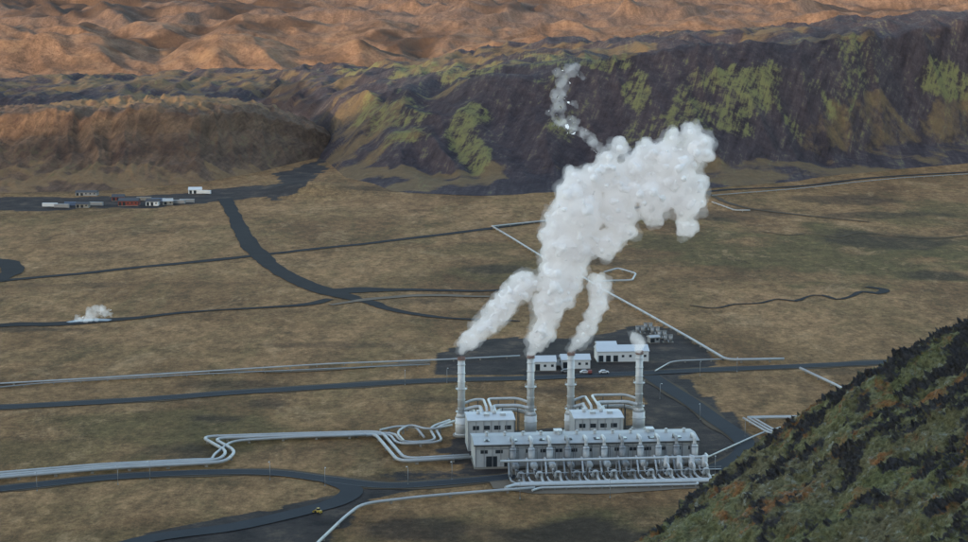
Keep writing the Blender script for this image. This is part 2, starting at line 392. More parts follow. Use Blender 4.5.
for (sx,sy,ty) in ((461.5,436,357),(530.5,434,355),(570.5,433,352),(638.5,430,351)):
    q=Mi@Vector((*G(sx,sy),0)); w=PM@q; top=D(sx,ty,w.y)[2]; stacks.append((q.x,q.y,top,w))
    e=empty('steam_stack'); T=PM@Matrix.Translation((q.x,q.y,0))
    b=MB(T); b.cyl((0,0,0),(0,0,.8),3.4,3.4,20); b.out('foundation',M_conc,e)
    b=MB(T); b.cyl((0,0,.8),(0,0,7.6),2.4,2.4,24); b.cyl((0,0,7.6),(0,0,9.6),2.4,1.45,24); b.cyl((0,0,.8),(0,0,1.2),2.7,2.7,24); b.cyl((0,0,5),(0,0,5.3),2.55,2.55,24); b.out('silencer_drum',M_stack,e)
    b=MB(T); b.cyl((0,0,9.6),(0,0,top-1.0),1.42,1.36,24)
    for k in range(6): z=11+k*(top-14)/5; b.cyl((0,0,z),(0,0,z+.22),1.56,1.56,24)
    b.out('shaft',M_stack,e)
    b=MB(T); b.cyl((0,0,top-1.0),(0,0,top),1.45,1.55,24,False); b.cyl((0,0,top-1.0),(0,0,top-.3),1.25,1.25,24,False); b.cyl((0,0,top-1.1),(0,0,top-.9),1.65,1.65,24); b.out('rim',M_rust,e)
    b=MB(T)
    for dx in(-.25,.25): b.cyl((dx,-1.75,1),(dx,-1.75,top-1),.05,n=5)
    for k in range(int(top/1.0)): b.box(-.25,.25,-1.78,-1.72,1+k,1.06+k)
    for zz in (9.7,top*.6):
        b.cyl((0,0,zz),(0,0,zz+.12),2.3,2.3,20)
        for k in range(12):
            a=k*math.pi/6; b.cyl((2.2*math.cos(a),2.2*math.sin(a),zz),(2.2*math.cos(a),2.2*math.sin(a),zz+1.1),.04,n=4)
        b.cyl((0,0,zz+1.05),(0,0,zz+1.12),2.25,2.25,20,False)
    b.out('ladder_and_platforms',M_clad,e)
e=empty('steam_duct'); b=MB(PM); c=MB(PM)
for (i,sgn,xin) in ((0,1,6),(1,-1,11),(2,1,46),(3,-1,52)):
    s,t,_,_=stacks[i]
    for k,(dz,dt,dx) in enumerate(((10.5,-1.2,0),(8.2,1.4,2.2),(12.4,3.2,-1.6))):
        xx=xin-sgn*dx
        b.tube([(s+sgn*1.0,t+dt*.6,dz),(s+sgn*5,t+dt,dz+1.2),(xx,t+dt,dz+1.2),(xx,37.5,dz+1.2),(xx,37.5,8)],.72 if k<2 else .5,2.2,12)
        for u in (.35,.75):
            X=s+(xx-s)*u; c.box(X-.15,X+.15,t+dt-.15,t+dt+.15,0,dz+.6)
b.out('ducts',M_clad,e); c.out('duct_posts',M_steel,e)
nU=11
for i in range(nU):
    s=13.5+i*(L-15.5)/(nU-1)
    e=empty('condenser_unit'); b=MB(PM); c=MB(PM); k=MB(PM)
    b.cyl((s,-2.6,1.2),(s,-2.6,7.6),1.25,n=16); b.dome((s,-2.6,7.6),(0,0,1),1.25,.8)
    b.tube([(s,-2.6,8.0),(s,-2.6,10.8),(s,2.8,10.8),(s,2.8,9.0)],.62,1.6)
    b.cyl((s+.2,-5.2,3.1),(s+.2,-10.2,3.1),1.35,n=16); b.dome((s+.2,-10.2,3.1),(0,-1,0),1.35,.7); b.dome((s+.2,-5.2,3.1),(0,1,0),1.35,.7)
    b.tube([(s+.2,-9.5,2.5),(s+.2,-13.5,1.2),(s+.2,-19,1.2),(s+.2,-19,3.4),(s+1.8,-19,3.4),(s+1.8,-19,1.2),(s+1.8,-25.5,1.2)],.46,1.0)
    b.tube([(s-2.0,-1,3.5),(s-2.0,-6,5.2),(s-2.6,-15,1.2),(s-2.6,-22,1.2),(s-1.2,-24.5,1.2),(s-1.2,-27.5,1.2)],.36,1.5)
    c.box(s-1.3,s+1.3,-4,-1.3,0,1.2); c.box(s-.9,s+1.3,-6.8,-6,0,1.9); c.box(s-.9,s+1.3,-9.8,-9,0,1.9)
    for yy in(-15,-19,-23): c.box(s-.5,s+2.3,yy-.3,yy+.3,0,.75)
    k.cyl((s+.2,-15.2,.3),(s+.2,-15.2,2.9),.5,n=10); k.cyl((s+.2,-15.2,2.9),(s+.2,-15.2,3.1),.7,n=10)
    k.cyl((s-2.6,-17,.4),(s-2.6,-17,2.3),.42,n=10); k.box(s-1.6,s+1.9,-4.6,-4.45,7.6,7.75)
    for xx in(-1.6,1.75): k.box(s+xx,s+xx+.15,-4.6,-4.45,0,8.8)
    k.box(s-1.6,s+1.9,-4.6,-4.45,8.65,8.8)
    b.out('vessels_and_pipes',M_clad if i%3 else M_clad2,e); c.out('footings',M_conc,e); k.out('valves_and_frame',M_steel,e)
e=empty('header_pipes'); b=MB(PM); c=MB(PM)
for (t,z,r,s0,s1) in ((-25.5,1.3,.6,13,L+1),(-27.5,1.3,.6,11,L+3),(-12,5.8,.5,11,L+1),(-30,.9,.4,20,L-6)):
    b.tube([(s0-3,t-3 if t<-20 else t,z),(s0,t,z),(s1,t,z),(s1,t+4,z)],r,1.5)
    for u in range(14): s=s0+1+u*(s1-s0-2)/13; c.box(s-.2,s+.2,t-.4,t+.4,0,z-r+.05)
for s0 in range(14,int(L),6):
    c.box(s0,s0+5.2,-21.2,-20.6,3.6,3.75); c.box(s0,s0+.12,-21.2,-21.05,0,3.7)
    c.box(s0,s0+5.2,-21.2,-21.12,4.6,4.68)
b.out('pipes',M_clad,e); c.out('supports',M_clad2,e)
e=empty('valve_station'); b=MB(PM); c=MB(PM)
for i in range(4):
    s=L-14+i*4.6; b.cyl((s,-11.8,0.2),(s,-11.8,5.8),1.15,n=16); b.dome((s,-11.8,5.8),(0,0,1),1.15,.7)
    b.tube([(s,-12.6,4.2),(s,-17,4.2),(s,-17,1),(s+1,-24,1)],.4,1.2)
    c.box(s-1.5,s+1.5,-13.3,-10.3,0,.5)
b.out('vessels',M_clad,e); c.out('footings',M_conc,e)
# ------------------------------------------------------------ buildings
def building(name,pxy,w,d,h,rot,mw,mr,gh=1.5,doors=2):
    x,y=G(*pxy); T=Matrix.Translation((x,y,Hg(x,y)))@Matrix.Rotation(rot,4,'Z'); e=empty(name)
    b=MB(T); b.box(-w/2,w/2,0,d,-.3,h); 
    ym=d/2
    b._a([(-w/2,0,h),(-w/2,d,h),(-w/2,ym,h+gh*.97),(w/2,0,h),(w/2,d,h),(w/2,ym,h+gh*.97)],[(0,1,2),(3,5,4)],False)
    b.out('walls',mw,e)
    b=MB(T); b.gable(-w/2,w/2,0,d,h+.12,gh,.35,.2); b.out('roof',mr,e)
    b=MB(T)
    n=max(2,int(w/3.2))
    for i in range(n):
        s=-w/2+(i+.5)*w/n
        if i<doors: b.box(s-1.1,s+1.1,-.05,.04,0,min(h-.5,3.2))
        else: b.box(s-.6,s+.6,-.05,.04,h*.45,h*.45+1.1)
    for k in (.3,.7): b.box(w/2-.04,w/2+.05,d*k-.6,d*k+.6,h*.45,h*.45+1.1)
    b.out('windows_and_doors',M_glass,e)
    b=MB(T); b.box(-w/2-.1,w/2+.1,-.1,d+.1,-.3,.25); b.out('plinth',M_conc,e)
    return e
building('service_building',(623,362),24,12,5,.06,M_white,M_roofw,2,3)
building('service_building',(607,357),9,9,5.5,.06,M_white,M_roofw,1.2,1)
building('service_building',(576,369),13,10,4.2,.05,M_white,M_roofw,1.8,1)
building('service_building',(545,371),10,9,4.2,.05,M_white,M_roofw,2,1)
building('service_building',(556,366),9,7,3.5,.05,M_white,M_darkroof,1,1)
building('pump_house',(655,343),5,4,2.8,.3,M_clad2,M_roof,.8,1)
building('red_barn',(128,206),16,11,4,.0,M_red,M_darkroof,2,2)
building('red_barn',(118,201),10,8,3.2,.1,M_red,M_darkroof,2,2)
building('farm_house',(152,206),10,9,3.5,.0,M_white,M_darkroof,2,2)
building('farm_house',(195,194),11,9,3.5,.1,M_white,M_roofw,2,2)
building('farm_house',(168,205),8,7,3,.2,M_conc,M_roof,2,1)
building('farm_house',(82,208),10,7,3,.0,M_conc,M_darkroof,1.5,2)
building('farm_house',(86,196),18,9,3.0,.0,M_clad2,M_darkroof,1.2,2)
def container(pxy,mat,rot=0):
    x,y=G(*pxy); T=Matrix.Translation((x,y,.3))@Matrix.Rotation(rot,4,'Z'); e=empty('shipping_container')
    b=MB(T); b.box(-6,6,-1.2,1.2,.15,2.9)
    b.out('shell',mat,e); b=MB(T)
    for i in range(23): b.box(-5.8+i*.5,-5.6+i*.5,-1.28,-1.2,.3,2.75); b.box(-5.8+i*.5,-5.6+i*.5,1.2,1.28,.3,2.75)
    for xx in(-6.05,5.85):
        for yy in(-1.25,1.05): b.box(xx,xx+.2,yy,yy+.2,0,2.95)
    b.out('ribs_and_posts',mat,e)
for (xx,yy,m) in ((50,207,M_white),(62,208,M_clad2),(72,206,M_blue),(96,206,M_clad2),(144,201,M_conc),(158,202,M_blue),(178,204,M_clad2),(187,203,M_clad2),(204,194,M_white)): container((xx,yy),m,random.uniform(-.2,.2))
def silencer(pxy,sc=1):
    x,y=G(*pxy); T=Matrix.Translation((x,y,0))@Matrix.Scale(sc,4); e=empty('wellhead_silencer'); b=MB(T)
    for dx in(-1.6,1.6): b.cyl((dx,0,.3),(dx,0,4.5),1.3,n=16); b.cyl((dx,0,4.5),(dx,0,5),1.5,1.5,16,False)
    b.tube([(0,-6,1),(0,-3,1),(0,0,1.2)],.4); b.out('twin_cylinders',M_clad2,e)
    c=MB(T); c.box(-3.5,3.5,-2,2,-.1,.3); c.out('footing',M_conc,e)
for p in((640,333),(648,330),(662,338),(668,342),(655,334)): silencer(p,.75)
# ------------------------------------------------------------ vehicles and lamps
def car(pxy,mat,rot=0,kind='parked_car',k=1.0):
    x,y=G(*pxy); T=Matrix.Translation((x,y,Hg(x,y)+.36))@Matrix.Rotation(rot,4,'Z')@Matrix.Scale(k,4); e=empty(kind)
    b=MB(T)
    prof=[(-2.2,.35),(-2.25,.8),(-2.0,1.0),(-1.55,1.05),(-1.2,1.5),(.5,1.52),(1.1,1.02),(2.0,.9),(2.2,.65),(2.2,.35)]
    n=len(prof); vs=[(a,-.85,c) for a,c in prof]+[(a,.85,c) for a,c in prof]
    b._a(vs,[tuple(range(n)),tuple(range(2*n-1,n-1,-1))]+[(i,(i+1)%n,n+(i+1)%n,n+i) for i in range(n)],False); b.out('body',mat,e)
    b=MB(T); b._a([(-1.35,-.86,1.08),(.85,-.86,1.08),(.42,-.86,1.45),(-1.1,-.86,1.45)],[(0,1,2,3)],False); b._a([(-1.35,.86,1.08),(.85,.86,1.08),(.42,.86,1.45),(-1.1,.86,1.45)],[(0,1,2,3)],False)
    b._a([(.56,-.75,1.49),(.56,.75,1.49),(1.09,.75,1.07),(1.09,-.75,1.07)],[(0,1,2,3)],False); b.out('windows',M_glass,e)
    b=MB(T)
    for a in(-1.4,1.35):
        for c in(-.9,.7): b.cyl((a,c,.33),(a,c+.2,.33),.33,n=14)
    b.out('wheels',M_rub,e)
car((604,374),M_white,.1); car((590,374),M_red,1.5); car((566,373),M_clad2,.0); car((585,374),M_white,.1)
def loader(pxy,rot):
    x,y=G(*pxy); T=Matrix.Translation((x,y,.3))@Matrix.Rotation(rot,4,'Z')@Matrix.Scale(.5,4); e=empty('wheel_loader')
    b=MB(T); b.box(-3.2,-.6,-1.1,1.1,.9,2.3); b.box(-.5,1.6,-.9,.9,.8,1.5); b.tube([(.8,-.6,1.6),(2.6,-.6,1.9),(3.6,-.6,.7)],.16,.4,6); b.tube([(.8,.6,1.6),(2.6,.6,1.9),(3.6,.6,.7)],.16,.4,6)
    b._a([(3.5,-1.4,.1),(3.5,1.4,.1),(3.6,1.4,1.3),(3.6,-1.4,1.3),(4.6,-1.4,.1),(4.6,1.4,.1)],[(0,1,2,3),(0,1,5,4),(0,4,3),(1,5,2)],False); b.out('body_and_bucket',M_yel,e)
    b=MB(T); b.box(-1.1,.5,-.85,.85,2.3,3.5); b.out('cab',M_glass,e); b=MB(T); b.box(-1.2,.6,-.95,.95,3.5,3.65); b.out('cab_roof',M_yel,e)
    b=MB(T)
    for a in(-2.1,1.2):
        for c in(-1.5,.9): b.cyl((a,c,.8),(a,c+.6,.8),.8,n=16)
    b.out('wheels',M_rub,e)
loader((318,514),2.3)
def lamp(pxy,h=7.5,rot=0):
    x,y=G(*pxy); T=Matrix.Translation((x,y,Hg(x,y)))@Matrix.Rotation(rot,4,'Z'); e=empty('street_lamp')
    b=MB(T); b.cyl((0,0,-.2),(0,0,h),.11,.07,8); b.tube([(0,0,h-.1),(0,-.3,h+.35),(0,-1.4,h+.5)],.06,.3,6); b.cyl((0,0,0),(0,0,.5),.2,.18,8); b.out('pole',M_clad2,e)
    b=MB(T); b.box(-.16,.16,-2.1,-1.3,h+.42,h+.58); b.out('lamp_head',M_clad,e)
for p in ((37,491),(118,485),(150,480),(270,480),(325,486),(408,485),(452,480),(405,385),(447,383),(700,376),(737,372),(660,399),(700,420),(745,437),(715,474),(520,499),(610,498)): lamp(p,6.5,rot=random.uniform(-.3,.3))
# ------------------------------------------------------------ hills
def loft(rows,segs,nu,sm_passes=3):
    R=[]
    for row in rows:
        a=np.array([(p[0],p[1],p[2] if len(p)>2 and p[2] else G(p[0],p[1])[1]) for p in row],float)
        x=np.linspace(a[0,0],a[-1,0],nu); y=np.interp(x,a[:,0],a[:,1]); Yd=np.interp(x,a[:,0],a[:,2])
        r=(x-484)/F; u=(271-y)/F; b=cT+u*sT; c=-sT+u*cT; t=Yd/b
        R.append(np.stack([r*t,Yd,HC+c*t,x,y],-1))
    g=[]
    for i,s in enumerate(segs):
        for k in range(s): t=k/s; g.append(R[i]*(1-t)+R[i+1]*t)
    g.append(R[-1]); g=np.array(g)
    for _ in range(sm_passes):
        g[1:-1,:,:3]=.25*g[:-2,:,:3]+.5*g[1:-1,:,:3]+.25*g[2:,:,:3]
        g[:,1:-1,:3]=.25*g[:,:-2,:3]+.5*g[:,1:-1,:3]+.25*g[:,2:,:3]
    return g
def hill(name,rows,segs,nu,amp,sc,gamp,gsc,mat,blobs,smp=4,base=(0,0,0,0),fine=1.0,seed=0.0,endtaper=0,wid=.22):
    g=loft(rows,segs,nu,smp); nv=g.shape[0]; Pn=g[...,:3].copy(); N=np.zeros(Pn.shape[:2])
    for i in range(nv):
        v=i/(nv-1)
        for j in range(nu):
            tp=min(1,v*7)
            if endtaper: tp*=min(1,(nu-1-j)/endtaper)
            x,y,z=g[i,j,:3]
            n=noise.fractal(Vector((x/sc,y/sc,seed)),.9,2.1,5); N[i,j]=noise.fractal(Vector((x/sc*3,y/sc*3,5+seed)),.9,2.1,3)
            w=noise.noise(Vector((x/gsc*.4,y/gsc*.4,8)))*1.2
            gl=1-abs(noise.noise(Vector((x/gsc+w,y/gsc*wid,seed+2))))*2
            gl2=1-abs(noise.noise(Vector((x/gsc*2.7+w,y/gsc*wid*2.2,seed+4))))*2
            f=noise.fractal(Vector((x/sc*6,y/sc*6,z/sc*6)),.7,2.1,3)
            Pn[i,j,2]+=tp*(amp*n+gamp*(gl-.6)+gamp*.4*(gl2-.6)+f*fine)
            Pn[i,j,1]+=tp*f*fine
    Z=zones(g[...,3],g[...,4],N,blobs,base)
    V=np.zeros(Pn.shape); V[...,0]=g[...,0]; V[...,1]=(np.arange(nv)/nv)[:,None]*400; V[...,2]=g[...,1]*.02
    return grid_mesh(name,Pn,mat,{'zone':Z,'uvm':V})
def hill_mat(name,rock,rock2,moss,grass,mossthr=.5,zw=.15,bumpd=4.0,sk=.18,st2s=(.22,.022,.5),st1s=(.045,.010,.3)):
    t=NT(name); z=t.sep(t.attr('zone').outputs['Color'])
    def sheared(sc):
        a=t.n('ShaderNodeAttribute'); a.attribute_name='uvm'; m=t.n('ShaderNodeMapping'); m.inputs['Rotation'].default_value=(0,0,sk); t.l(a.outputs['Vector'],m.inputs['Vector'])
        m2=t.n('ShaderNodeMapping'); m2.inputs['Scale'].default_value=sc; t.l(m.outputs[0],m2.inputs['Vector']); return m2.outputs[0]
    st=sheared(st1s); st2=sheared(st2s); p=t.pos()
    n1=t.noise(st,1,7,.65,.5); n2=t.noise(st2,1,6,.7,.4); n3=t.noise(p,.018,9,.75); n4=t.noise(p,.12,6,.75)
    c=t.ramp(n1,[(.3,rock),(.7,rock2)]); c=t.mix(.7,c,t.ramp(n2,[(.3,.6),(.7,1.35)]),'MULTIPLY'); c=t.mix(.7,c,t.ramp(n4,[(.3,.5),(.7,1.5)]),'MULTIPLY')
    gr=t.ramp(t.math('ADD',z[1],t.math('MULTIPLY',t.math('SUBTRACT',n3,.5),2.2)),[(.40,0.0),(.75,1.0)])
    c=t.mix(t.math('MULTIPLY',gr,.85),c,t.mix(n4,tuple(v*.55 for v in grass),tuple(v*1.35 for v in grass)))
    s=t.math('ADD',t.math('MULTIPLY',n2,.6),t.math('MULTIPLY',n1,.4)); s=t.math('ADD',s,t.math('MULTIPLY',t.math('SUBTRACT',n4,.5),.6))
    s=t.math('ADD',s,t.math('MULTIPLY',z[0],zw))
    mk=t.ramp(s,[(mossthr+.05,0.0),(mossthr+.18,1.0)])
    c=t.mix(t.math('MULTIPLY',mk,.85),c,t.mix(n3,tuple(v*.6 for v in moss),tuple(v*1.3 for v in moss)))
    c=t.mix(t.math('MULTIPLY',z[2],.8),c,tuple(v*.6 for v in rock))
    t.color(c); t.bump(n4,bumpd,.9); t.b.inputs['Roughness'].default_value=.95; t.b.inputs['Specular IOR Level'].default_value=.1
    return t.m
Mr=hill_mat('basalt_scree_with_moss',(.034,.028,.033),(.082,.063,.066),(.175,.165,.068),(.165,.112,.060),.53,.17,4,.30)
base=[(-250,135),(0,134),(200,132),(270,138),(320,158),(345,178),(390,192),(480,196),(560,193),(620,191),(700,190),(800,181),(900,169),(968,164),(1150,150)]
ridge=[base,[(x,y-(20 if x>300 else 11),G(x,y)[1]+(110 if x>300 else 100)) for x,y in base],
 [(-250,102,2500),(0,99,2500),(200,97,2450),(270,98,2350),(320,98,2150),(390,90,1900),(480,82,1850),(560,75,1840),(620,64,1850),(700,46,1870),(760,38,1890),(860,30,1950),(968,22,2050),(1150,14,2200)],
 [(-250,80,3000),(0,78,3000),(130,73,2950),(235,73,2900),(300,66,2800),(400,62,2600),(480,50,2500),(560,40,2450),(620,37,2450),(700,32,2400),(760,30,2400),(850,19,2450),(968,12,2600),(1150,4,2700)],
 [(-250,100,3300),(1150,100,3300)]]
rb=[(760,105,60,30,0,1),(690,115,30,36,0,.8),(640,95,14,26,0,.8),(470,140,20,36,0,1),(560,120,16,40,0,.5),(930,78,50,20,0,1),(850,60,30,25,0,.5),(400,115,36,30,0,.8),(560,66,90,8,0,.8),(640,140,30,30,0,.4),(850,90,16,30,0,.4),(420,72,80,8,0,.9),
 (750,172,190,14,1,.75),(920,125,80,36,1,.62),(430,178,90,14,1,.9),(370,120,50,35,1,.65),(640,175,60,8,1,.9),(350,160,30,20,1,.8),(150,85,260,14,1,.7),(420,66,120,10,1,.85),(560,55,120,8,1,.75),(700,34,200,5,1,.6),(850,130,60,20,1,.5),
 (290,100,30,14,2,.9),(320,125,14,20,2,.9)]
hill('ridge_hill',ridge,[14,110,60,14],680,7,160,11,62,Mr,rb,6,fine=1.3,wid=.3)
Ml=hill_mat('brown_lava_hill',(.075,.048,.038),(.17,.105,.065),(.11,.10,.045),(.21,.13,.068),.60,.15)
lh=[[(-250,193),(0,193),(100,191),(200,183),(260,172),(310,160),(350,151)],
 [(-250,165,1640),(0,165,1640),(100,163,1650),(200,158,1690),(260,152,1790),(310,151,1885),(350,149,1985)],
 [(-250,137,1700),(0,137,1700),(60,135,1700),(120,134,1705),(200,131,1735),(260,132,1830),(310,139,1905),(350,148,1992)],
 [(-250,116,1715),(0,114,1715),(50,110,1720),(90,114,1720),(130,110,1725),(200,111,1750),(260,114,1845),(310,127,1915),(350,147,2000)],
 [(-250,106,1900),(0,107,1900),(60,103,1900),(130,97,1900),(200,96,1900),(260,101,1950),(310,122,1985),(350,146,2010)],
 [(-250,150,2150),(0,150,2150),(280,150,2150),(350,152,2100)]]
lb=[(120,178,200,14,1,.8),(40,160,80,16,0,.8),(280,150,60,20,0,.6),(150,100,200,8,1,.9),(230,140,60,20,0,.5),(180,150,60,10,2,.5),(60,148,60,6,2,.5)]
hill('lava_hill',lh,[22,34,30,26,14],520,4,90,5,24,Ml,lb,2,fine=2.4,seed=11,endtaper=40)
Mb=hill_mat('red_brown_hills',(.10,.060,.042),(.23,.135,.085),(.14,.105,.05),(.23,.14,.085),.62,.15,5,.5,(.05,.04,.5),(.02,.02,.3))
bh=[[(-400,92,3350),(1200,92,3350)],[(-400,80,3420),(1200,80,3420)],
 [(-400,44,3620),(0,38,3600),(60,34,3620),(105,37,3660),(135,46,3740),(160,54,3780),(185,46,3680),(220,38,3600),(270,44,3640),(300,54,3720),(330,50,3680),(360,42,3620),(400,50,3740),(430,58,3780),(460,50,3700),(500,42,3640),(600,36,3650),(1200,30,3700)],
 [(-400,60,4050),(1200,56,4050)],
 [(-400,8,4450),(0,18,4450),(40,24,4520),(80,20,4450),(110,28,4520),(150,20,4450),(200,24,4500),(240,17,4430),(300,24,4500),(330,28,4530),(380,20,4450),(420,25,4520),(460,20,4460),(500,26,4520),(560,20,4450),(620,26,4500),(700,18,4450),(760,24,4500),(820,14,4450),(1200,8,4450)],
 [(-400,60,5200),(1200,60,5200)]]
hill('background_hills',bh,[10,60,20,50,14],760,16,320,16,170,Mb,[(250,55,300,20,1,.5),(150,44,40,13,2,1),(405,44,46,12,2,1),(250,28,70,5,2,.9),(480,60,60,5,2,.6),(60,62,30,6,2,.4),(320,60,30,6,2,.5),(60,24,60,4,2,.8)],3,fine=2,seed=21,wid=.8)  # dark blobs: shadow patches painted into the hill colour
fm=[[(-500,40,6000),(1400,40,6000)],[(-500,12,6600),(0,12,6650),(120,6,6500),(200,14,6700),(300,10,6500),(380,16,6700),(460,4,6500),(560,12,6650),(640,2,6450),(720,14,6700),(800,6,6500),(900,12,6650),(1400,10,6600)],[(-500,14,7300),(1400,12,7300)],[(-500,-60,8600),(0,-30,8600),(200,-50,8500),(400,-20,8700),(600,-60,8500),(800,-30,8700),(1400,-70,8600)],[(-500,40,11000),(1400,40,11000)]]
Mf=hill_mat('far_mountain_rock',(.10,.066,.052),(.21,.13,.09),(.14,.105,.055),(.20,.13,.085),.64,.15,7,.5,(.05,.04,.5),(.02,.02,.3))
hill('background_mountains',fm,[24,50,40,14],560,50,620,45,300,Mf,[(130,2,220,16,2,1.0),(880,12,60,6,2,.9),(520,8,50,6,2,.8),(700,6,40,6,2,.6)],4,fine=6,seed=31,wid=.8)  # dark blobs: shaded slopes put into the rock colour
# ------------------------------------------------------------ mountain the viewpoint stands on
def slope_mat(name):
    t=NT(name); z=t.sep(t.attr('zone').outputs['Color']); p=t.pos()
    n1=t.noise(p,.10,6,.65,.4); n2=t.noise(p,.45,7,.7); n3=t.noise(p,2.2,8,.75); n4=t.noise(p,7,4,.7)
    moss=t.ramp(n2,[(.3,(.085,.080,.034)),(.5,(.165,.158,.066)),(.7,(.28,.27,.135))])
    moss=t.mix(t.ramp(n1,[(.43,0.0),(.63,.7)]),moss,(.18,.14,.080))
    rust=t.ramp(t.noise(p,.22,7,.7,.8),[(.54,0.0),(.62,1.0)])
    moss=t.mix(t.math('MULTIPLY',rust,.75),moss,(.31,.115,.040))
    gl=t.ramp(t.noise(p,.8,6,.75),[(.56,0.0),(.66,.7)]); moss=t.mix(gl,moss,(.34,.34,.28))
    moss=t.mix(.9,moss,t.ramp(n3,[(.32,.2),(.68,1.6)]),'MULTIPLY')
    rock=t.ramp(n3,[(.3,(.016,.015,.016)),(.7,(.105,.093,.088))])
    k=t.math('ADD',z[0],t.math('MULTIPLY',t.math('SUBTRACT',n3,.5),2.2))
    c=t.mix(t.ramp(k,[(.33,0.0),(.62,1.0)]),moss,rock)
    c=t.mix(z[1],c,(.013,.013,.011))  # crevice shade painted into the colour
    t.color(c); t.bump(t.math('ADD',n3,t.math('MULTIPLY',n4,.4)),.35,1); t.b.inputs['Roughness'].default_value=.95; t.b.inputs['Specular IOR Level'].default_value=.15
    return t.m
Ms=slope_mat('moss_and_lava_rock')
ed=[(540,640,163),(585,590,163),(630,545,163),(668,517,164),(702,493,165),(745,456,166),(785,428,165),(820,400,164),(850,384,163),(880,366,163),(925,343,161),(968,320,160),(1060,272,160),(1200,218,160)]
nr=[(600,760,112),(760,780,104),(900,710,100),(1050,640,98),(1250,560,96),(1500,420,96)]
far=[(300,760,260),(500,720,260),(700,620,280),(900,520,300),(1100,470,320),(1300,430,330)]
far2=[(200,760,400),(1400,640,420)]
def resamp(row,n):
    a=np.array(row,float); u=np.linspace(0,1,n)
    d=np.r_[0,np.cumsum(np.hypot(np.diff(a[:,0]),np.diff(a[:,1])))]; d/=d[-1]
    return np.array([D(np.interp(q,d,a[:,0]),np.interp(q,d,a[:,1]),np.interp(q,d,a[:,2])) for q in u])
nu=600; rowsF=[resamp(r,nu) for r in (far2,far,ed,nr)]
g=[]
for i,s in enumerate((10,70,340)):
    for k in range(s): t=k/s; g.append(rowsF[i]*(1-t)+rowsF[i+1]*t)
g.append(rowsF[-1]); g=np.array(g)
for _ in range(12): g[1:-1]=.25*g[:-2]+.5*g[1:-1]+.25*g[2:]
nv=g.shape[0]; Z=np.zeros((nv,nu,4)); Pn=g.copy(); nrm=Vector((-.55,-.25,.8)).normalized()
for i in range(nv):
    for j in range(nu):
        x,y,z=g[i,j]; p=Vector((x,y,z))
        big=noise.fractal(p/9,.9,2.1,3); 
        rk=noise.fractal(p/3.0+Vector((5,2,1)),.6,2.1,5)
        top=sm(123,141,z)*.65-.12
        rkm=sm(-.1,.6,rk+top*.9+(.25 if i<105 else 0))
        b1=1-2*abs(noise.noise(p/1.1)); b2=1-2*abs(noise.noise(p/.5+Vector((3,3,3))))
        jag=noise.fractal(p/.8+Vector((9,0,0)),.5,2.2,4)
        d=big*1.2+(1-rkm)*(.28*b1+.18*b2)+rkm*(.65*abs(jag)*1.5+.18*noise.cell(p/.9))+.14*jag
        Pn[i,j]=(x+nrm.x*d,y+nrm.y*d,z+nrm.z*d)
        Z[i,j,0]=rkm*.75; Z[i,j,1]=(1-sm(-.3,.3,b1*.7+.45*b2))*.5  # second channel marks hollows for the painted crevice shade
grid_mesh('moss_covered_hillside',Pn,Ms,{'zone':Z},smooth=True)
# big unseen mountain behind the viewpoint, crest shaped to keep the valley in shade
RX=[-6000,-4600,-3600,-3100,-2800,-2350,-2230,-2080,-1970,-1890,-1800,-1700,-1600,-1350,-1200,-900,-500,300,2600]
RZ=[300,480,560,585,600,590,480,410,425,475,535,550,565,595,620,650,660,590,350]
xs=np.arange(-6000,2601,45.); ys=np.array(list(np.arange(-2200,-60,45.))+list(np.arange(-60,440,20.))+[440])
P=np.zeros((len(ys),len(xs),3)); Z=np.zeros((len(ys),len(xs),4))
for i,y in enumerate(ys):
    for j,x in enumerate(xs):
        R=np.interp(x,RX,RZ); z=np.interp(y,[-2200,-700,-80,0,420,440],[0,R,158,140,-4,-8])
        a=sm(80,500,math.hypot(x,y))*(1 if y<200 else max(0,(430-y)/230))
        z+=a*22*noise.fractal(Vector((x/220,y/220,1)),.8,2.1,4)
        P[i,j]=(x,y,z); Z[i,j,0]=.3
grid_mesh('mountain',P,Ms,{'zone':Z})
# ------------------------------------------------------------ steam
bm=bmesh.new(); bmesh.ops.create_icosphere(bm,subdivisions=2,radius=1); bm.verts.ensure_lookup_table()
IV=np.array([v.co[:] for v in bm.verts]); IF=np.array([[v.index for v in f.verts] for f in bm.faces]); bm.free()
def spheres(name,sph,mat,voxel,parent,disp):
    V=[];Fc=[];o=0
    for (c,r) in sph:
        if r<.3: continue
        V.append(IV*r+np.array(c)); Fc.append(IF+o); o+=len(IV)
    me=bpy.data.meshes.new(name); me.from_pydata(np.concatenate(V).tolist(),[],np.concatenate(Fc).tolist()); me.materials.append(mat)
    ob=link(bpy.data.objects.new(name,me),parent)
    m=ob.modifiers.new('union','REMESH'); m.mode='VOXEL'; m.voxel_size=voxel; m.use_smooth_shade=True
    for (sc,st,dep) in disp:
        tx=bpy.data.textures.new('billow','CLOUDS'); tx.noise_scale=sc; tx.noise_depth=dep
        d=ob.modifiers.new('billow','DISPLACE'); d.texture=tx; d.texture_coords='GLOBAL'; d.strength=st; d.mid_level=.5
    return ob
def rdir():
    v=np.random.normal(size=3); return v/np.linalg.norm(v)
def puffs(blobs,Yd,shr,grow,c1=14,c2=7,seed=1):
    np.random.seed(seed); out=[]
    for (x,y,r) in blobs:
        R=r*.385; C=np.array(D(x,y,Yd+np.random.uniform(-.4,.4)*R)); out.append((C,R*.74*shr+grow))
        for _ in range(c1):
            d=rdir(); rr=R*np.random.uniform(.22,.5); c=C+d*(R*1.0-rr*.6); out.append((c,rr*shr+grow))
            for _ in range(c2):
                e_=rdir(); r3=rr*np.random.uniform(.22,.5); out.append((c+e_*rr*.9,r3*shr+grow))
    return out
